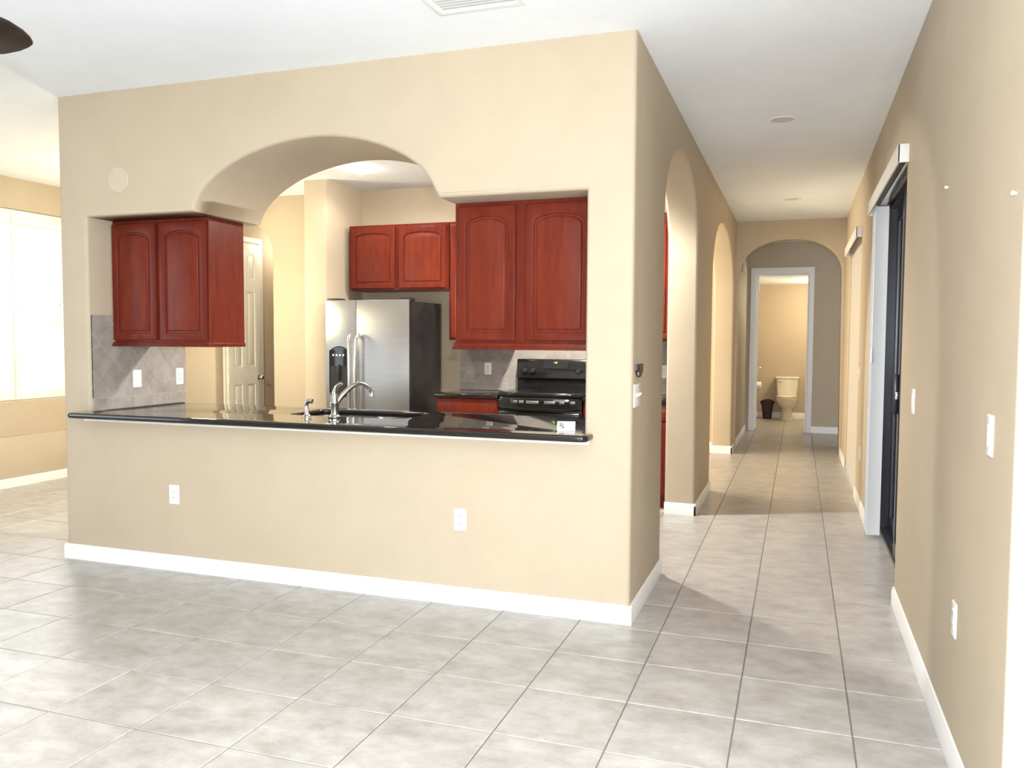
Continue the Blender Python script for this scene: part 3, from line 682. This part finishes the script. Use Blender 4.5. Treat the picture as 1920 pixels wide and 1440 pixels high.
# local x along the leaf, local y up, local z thickness
def leafmat(o_, ux, n): return Matrix(((ux[0], 0, n[0], o_[0]), (ux[1], 0, n[1], o_[1]), (0, 1, 0, o_[2]), (0, 0, 0, 1)))
door_obj(2, 'white six-panel door seen through the small arched doorway', .60, 2.48, leafmat((-6.026, 7.65, .01), (0, 1), (1, 0)), .545)
mb = MB()
for a, b_ in ((7.612, 7.645), (8.255, 8.315)): mb.box((-6.03, a, 0), (-6.008, b_, 2.499))
mb.box((-6.03, 7.612, 2.50), (-6.008, 8.315, 2.56))
struct(mb.build('trim_3', 'door', at=(-6.02, 8, 1)))
MB().rbox((-6.03, 7.70, .98), (-5.988, 7.71, 1.06), .001)
dk = thing('dark_cabinet', 'dark narrow cabinet glimpsed deep inside the arched doorway', 'cabinet', (-5.9, 9.2, 0))
MB().rbox((-6.025, 8.93, .02), (-5.45, 9.48, 1.05), .006).build('body', 'brownplastic', dk)
MB().rbox((-6.028, 8.91, 1.05), (-5.44, 9.49, 1.09), .006).build('top', 'rail', dk)
MB().rbox((-5.99, 8.918, .06), (-5.48, 8.931, 1.02), .004).build('front', 'blackm', dk)

# ------------------------------------------------------------------ bathroom door, casing, fixtures
door_obj(3, 'white bathroom door swung open at the end of the hall', .755, 2.42, leafmat((-.632, BY+.125, .012), (-.05, .9987), (.9987, .05)), .68)
mb = MB().plate([[(-.715, 0), (-.642, 0), (-.642, 2.442), (.137, 2.442), (.137, 0), (.21, 0), (.21, 2.515), (-.715, 2.515)]], BY-.018, BY+.002, XZ, .006, 0, 3)
mb.plate([[(-.642, 0), (-.622, 0), (-.622, 2.422), (.117, 2.422), (.117, 0), (.137, 0), (.137, 2.442), (-.642, 2.442)]], BY-.002, BY+.122, XZ)
struct(mb.build('trim_4', 'white', at=(-.25, BY, 1)), 'white casing around the bathroom doorway')
tx, ty = -.172, 15.40
to = thing('toilet', 'bone white two-piece toilet against the bathroom back wall', 'toilet', (tx, ty, 0))
MB().rings([[(u, v_, z) for u, v_ in rrect(tx-a, 15.50-b0, tx+a, 15.685, .03)] for a, b0, z in ((.165, .005, .42), (.172, .010, .45), (.185, .02, .70), (.188, .022, .722))]).build('tank', 'porcelain', to)
tk = MB().rbox((tx-.20, 15.465, .722), (tx+.20, 15.69, .757), .010, 3).build('tank_lid', 'porcelain', to)
MB().tube([(tx-.15, 15.482, .66), (tx-.15, 15.462, .66), (tx-.10, 15.455, .655)], .008, 8).build('flush_lever', 'chrome', to)
def ov(cy_, a, b_, z, n=24): return [(tx+a*math.cos(t*2*math.pi/n), cy_+(b_ if math.sin(t*2*math.pi/n) < 0 else b_*.8)*math.sin(t*2*math.pi/n), z) for t in range(n)]
MB().rings([ov(15.42, .115, .20, 0), ov(15.42, .11, .19, .03), ov(15.42, .088, .165, .12), ov(15.40, .095, .18, .20), ov(15.33, .155, .26, .28), ov(15.30, .182, .30, .35), ov(15.29, .185, .31, .385), ov(15.29, .182, .305, .395)]).build('bowl', 'porcelain', to)
MB().rings([ov(15.29, .186, .312, .397), ov(15.29, .188, .315, .405), ov(15.29, .186, .312, .414)]).build('seat', 'porcelain', to)
MB().rings([ov(15.29, .184, .308, .417), ov(15.29, .186, .312, .428), ov(15.29, .16, .27, .436)]).build('lid', 'porcelain', to)
for s_ in (-1, 1): MB().disc((tx+s_*.085, 15.42, .0), (0, 0, 1), .014, .02, 10).build('bolt_cap', 'porcelain', to)
# waste basket with a dipped rim
wx, wy = -.50, 15.46
n = 28; rg = []
def wb(r_, z, dip): return [(wx+r_*math.cos(t*2*math.pi/n), wy+r_*.8*math.sin(t*2*math.pi/n), z-dip*(.5-.5*math.cos(2*(t*2*math.pi/n)+math.pi))) for t in range(n)]
MB().rings([wb(.075, 0, 0), wb(.085, .10, 0), wb(.105, .25, 0), wb(.135, .345, .045), wb(.131, .345, .045), wb(.101, .25, 0), wb(.081, .10, 0), wb(.071, .01, 0)], True, True).build('waste_basket', 'brownplastic', at=(wx, wy, 0))
tag(bpy.data.objects['waste_basket'], 'dark brown waste basket with a dipped rim left of the toilet', 'waste basket')
tp = thing('toilet_paper_holder', 'white toilet paper roll on the wall left of the toilet', 'toilet paper', (-.73, 14.95, .62))
MB().plate([[(14.95+.062*math.cos(t/12*math.pi), .62+.062*math.sin(t/12*math.pi)) for t in range(24)], [(14.95+.02*math.cos(t/12*math.pi), .62+.02*math.sin(t/12*math.pi)) for t in range(24)]], -.70, -.59, YZ, .004, .004, 2).build('roll', 'paper', tp)
MB().tube([(-.88, 14.95, .62), (-.575, 14.95, .62)], .009, 10).build('spindle', 'chrome', tp)
# small alarm sounder on the hall wall beyond the arch
ch_ = thing('wall_sensor', 'small white alarm box on the wall just inside the far arch', 'sensor', (XC, 12.05, 2.44))
MB().rbox((XC, 12.0, 2.36), (XC+.045, 12.10, 2.50), .010, 3).build('housing', 'plastic', ch_)
MB().plate([rrect(12.02, 2.38, 12.08, 2.42, .006)], XC+.048, XC+.044, YZ).build('grille', 'rail', ch_)

# ------------------------------------------------------------------ ceiling fittings
def can(label, x, y, lit=False, group=None):
    c = thing('recessed_light', label, 'ceiling light', (x, y, H), group)
    n = 32
    MB().rings([[(x+r_*math.cos(t*2*math.pi/n), y+r_*math.sin(t*2*math.pi/n), H+z) for t in range(n)] for r_, z in ((.072, -.0015), (.078, -.006), (.092, -.006), (.098, -.001))], False, False).build('trim_ring', 'plastic', c)
    if lit:
        MB().lathe([(.070, -.001), (.068, -.018), (.056, -.036), (.034, -.050), (.010, -.056)], (x, y, H), 28).build('lamp', 'bulb', c)
    else:
        MB().disc((x, y, H-.001), (0, 0, -1), .073, .003, 28).build('lens', 'lens', c)
    return c
can('lit recessed ceiling light glowing in the kitchen arch', -3.64, 6.46, True)
spot('kitchen_can_glow', (-3.64, 6.46, H-.065), 20, (1, .96, .88), 174, .3)
can('unlit recessed light in the hall ceiling, the nearer one', -.133, 5.91)
can('unlit recessed light in the hall ceiling near the far arch', -.098, 9.23)
point('kitchen_stove_light', (-1.9, 6.15, H-.16), 55, (1, .94, .84), .07); spot('hall_floor_fill', (-1.9, 6.15, H-.03), 195, (1, .96, .90), 150, .4)  # the spot is added at the same lamp to brighten the hall floor
# supply register
vt = thing('ceiling_vent', 'white louvred air vent in the living room ceiling above the pass-through', 'vent', (-1.38, 3.36, H))
vx0, vx1, vy0, vy1 = -1.58, -1.17, 3.22, 3.53
MB().plate([rect(vx0, vy0, vx1, vy1), rect(vx0+.03, vy0+.03, vx1-.03, vy1-.03)], H-.012, H-.0005, XY, .004, 0, 2).build('frame', 'white', vt)
for k in range(9):
    y = vy0+.045+k*(vy1-vy0-.09)/8
    MB().add([(vx0+.03, y-.012, H-.010), (vx1-.03, y-.012, H-.010), (vx1-.03, y+.010, H-.001), (vx0+.03, y+.010, H-.001), (vx0+.03, y-.012, H-.0115), (vx1-.03, y-.012, H-.0115), (vx1-.03, y+.010, H-.0025), (vx0+.03, y+.010, H-.0025)],
             [(0, 1, 2, 3), (7, 6, 5, 4), (0, 4, 5, 1), (1, 5, 6, 2), (2, 6, 7, 3), (3, 7, 4, 0)]).build('slat', 'white', vt)
MB().box((vx0+.03, vy0+.03, H-.0008), (vx1-.03, vy1-.03, H-.0004)).build('duct_opening', 'white', vt)
# ceiling fan, one blade reaches into the frame
fz = 2.15; tip = Vector((-1.835, 1.607, fz)); ax0 = math.atan2(.8, .6)
hub = tip - Vector((math.cos(ax0), math.sin(ax0), 0))*.68
fn = thing('ceiling_fan', 'dark wooden ceiling fan with one blade tip at the upper left edge', 'ceiling fan', (hub.x, hub.y, H))
MB().lathe([(.075, 0), (.07, -.05), (.02, -.07)], (hub.x, hub.y, H), 24).build('canopy', 'bronze', fn)
MB().tube([(hub.x, hub.y, H-.06), (hub.x, hub.y, fz+.10)], .013, 12).build('downrod', 'bronze', fn)
MB().lathe([(.03, .12), (.10, .09), (.125, .03), (.115, -.03), (.06, -.06), (.02, -.065)], (hub.x, hub.y, fz), 28).build('motor_housing', 'bronze', fn)
for k in range(5):
    a = ax0+k*2*math.pi/5; ca, sa = math.cos(a), math.sin(a)
    up_ = [(.18, .045), (.25, .075), (.34, .112), (.44, .140), (.52, .146), (.58, .132), (.625, .100), (.655, .062), (.673, .026), (.68, 0)]
    prof = up_ + [(u, -v_) for u, v_ in up_[::-1][1:]]
    T = Matrix.Translation((hub.x, hub.y, fz)) @ Matrix.Rotation(a, 4, 'Z') @ Matrix.Rotation(math.radians(-4), 4, 'X')
    bl = MB().plate([prof], -.005, .005, XY, .002, .002, 2).xf(T).build('blade', 'blade', fn)
    MB().rbox((.09, -.022, .006), (.30, .022, .014), .003).xf(T).build('blade_iron', 'bronze', bl)

for o in bpy.data.objects:
    if '_o' in o: del o['_o']
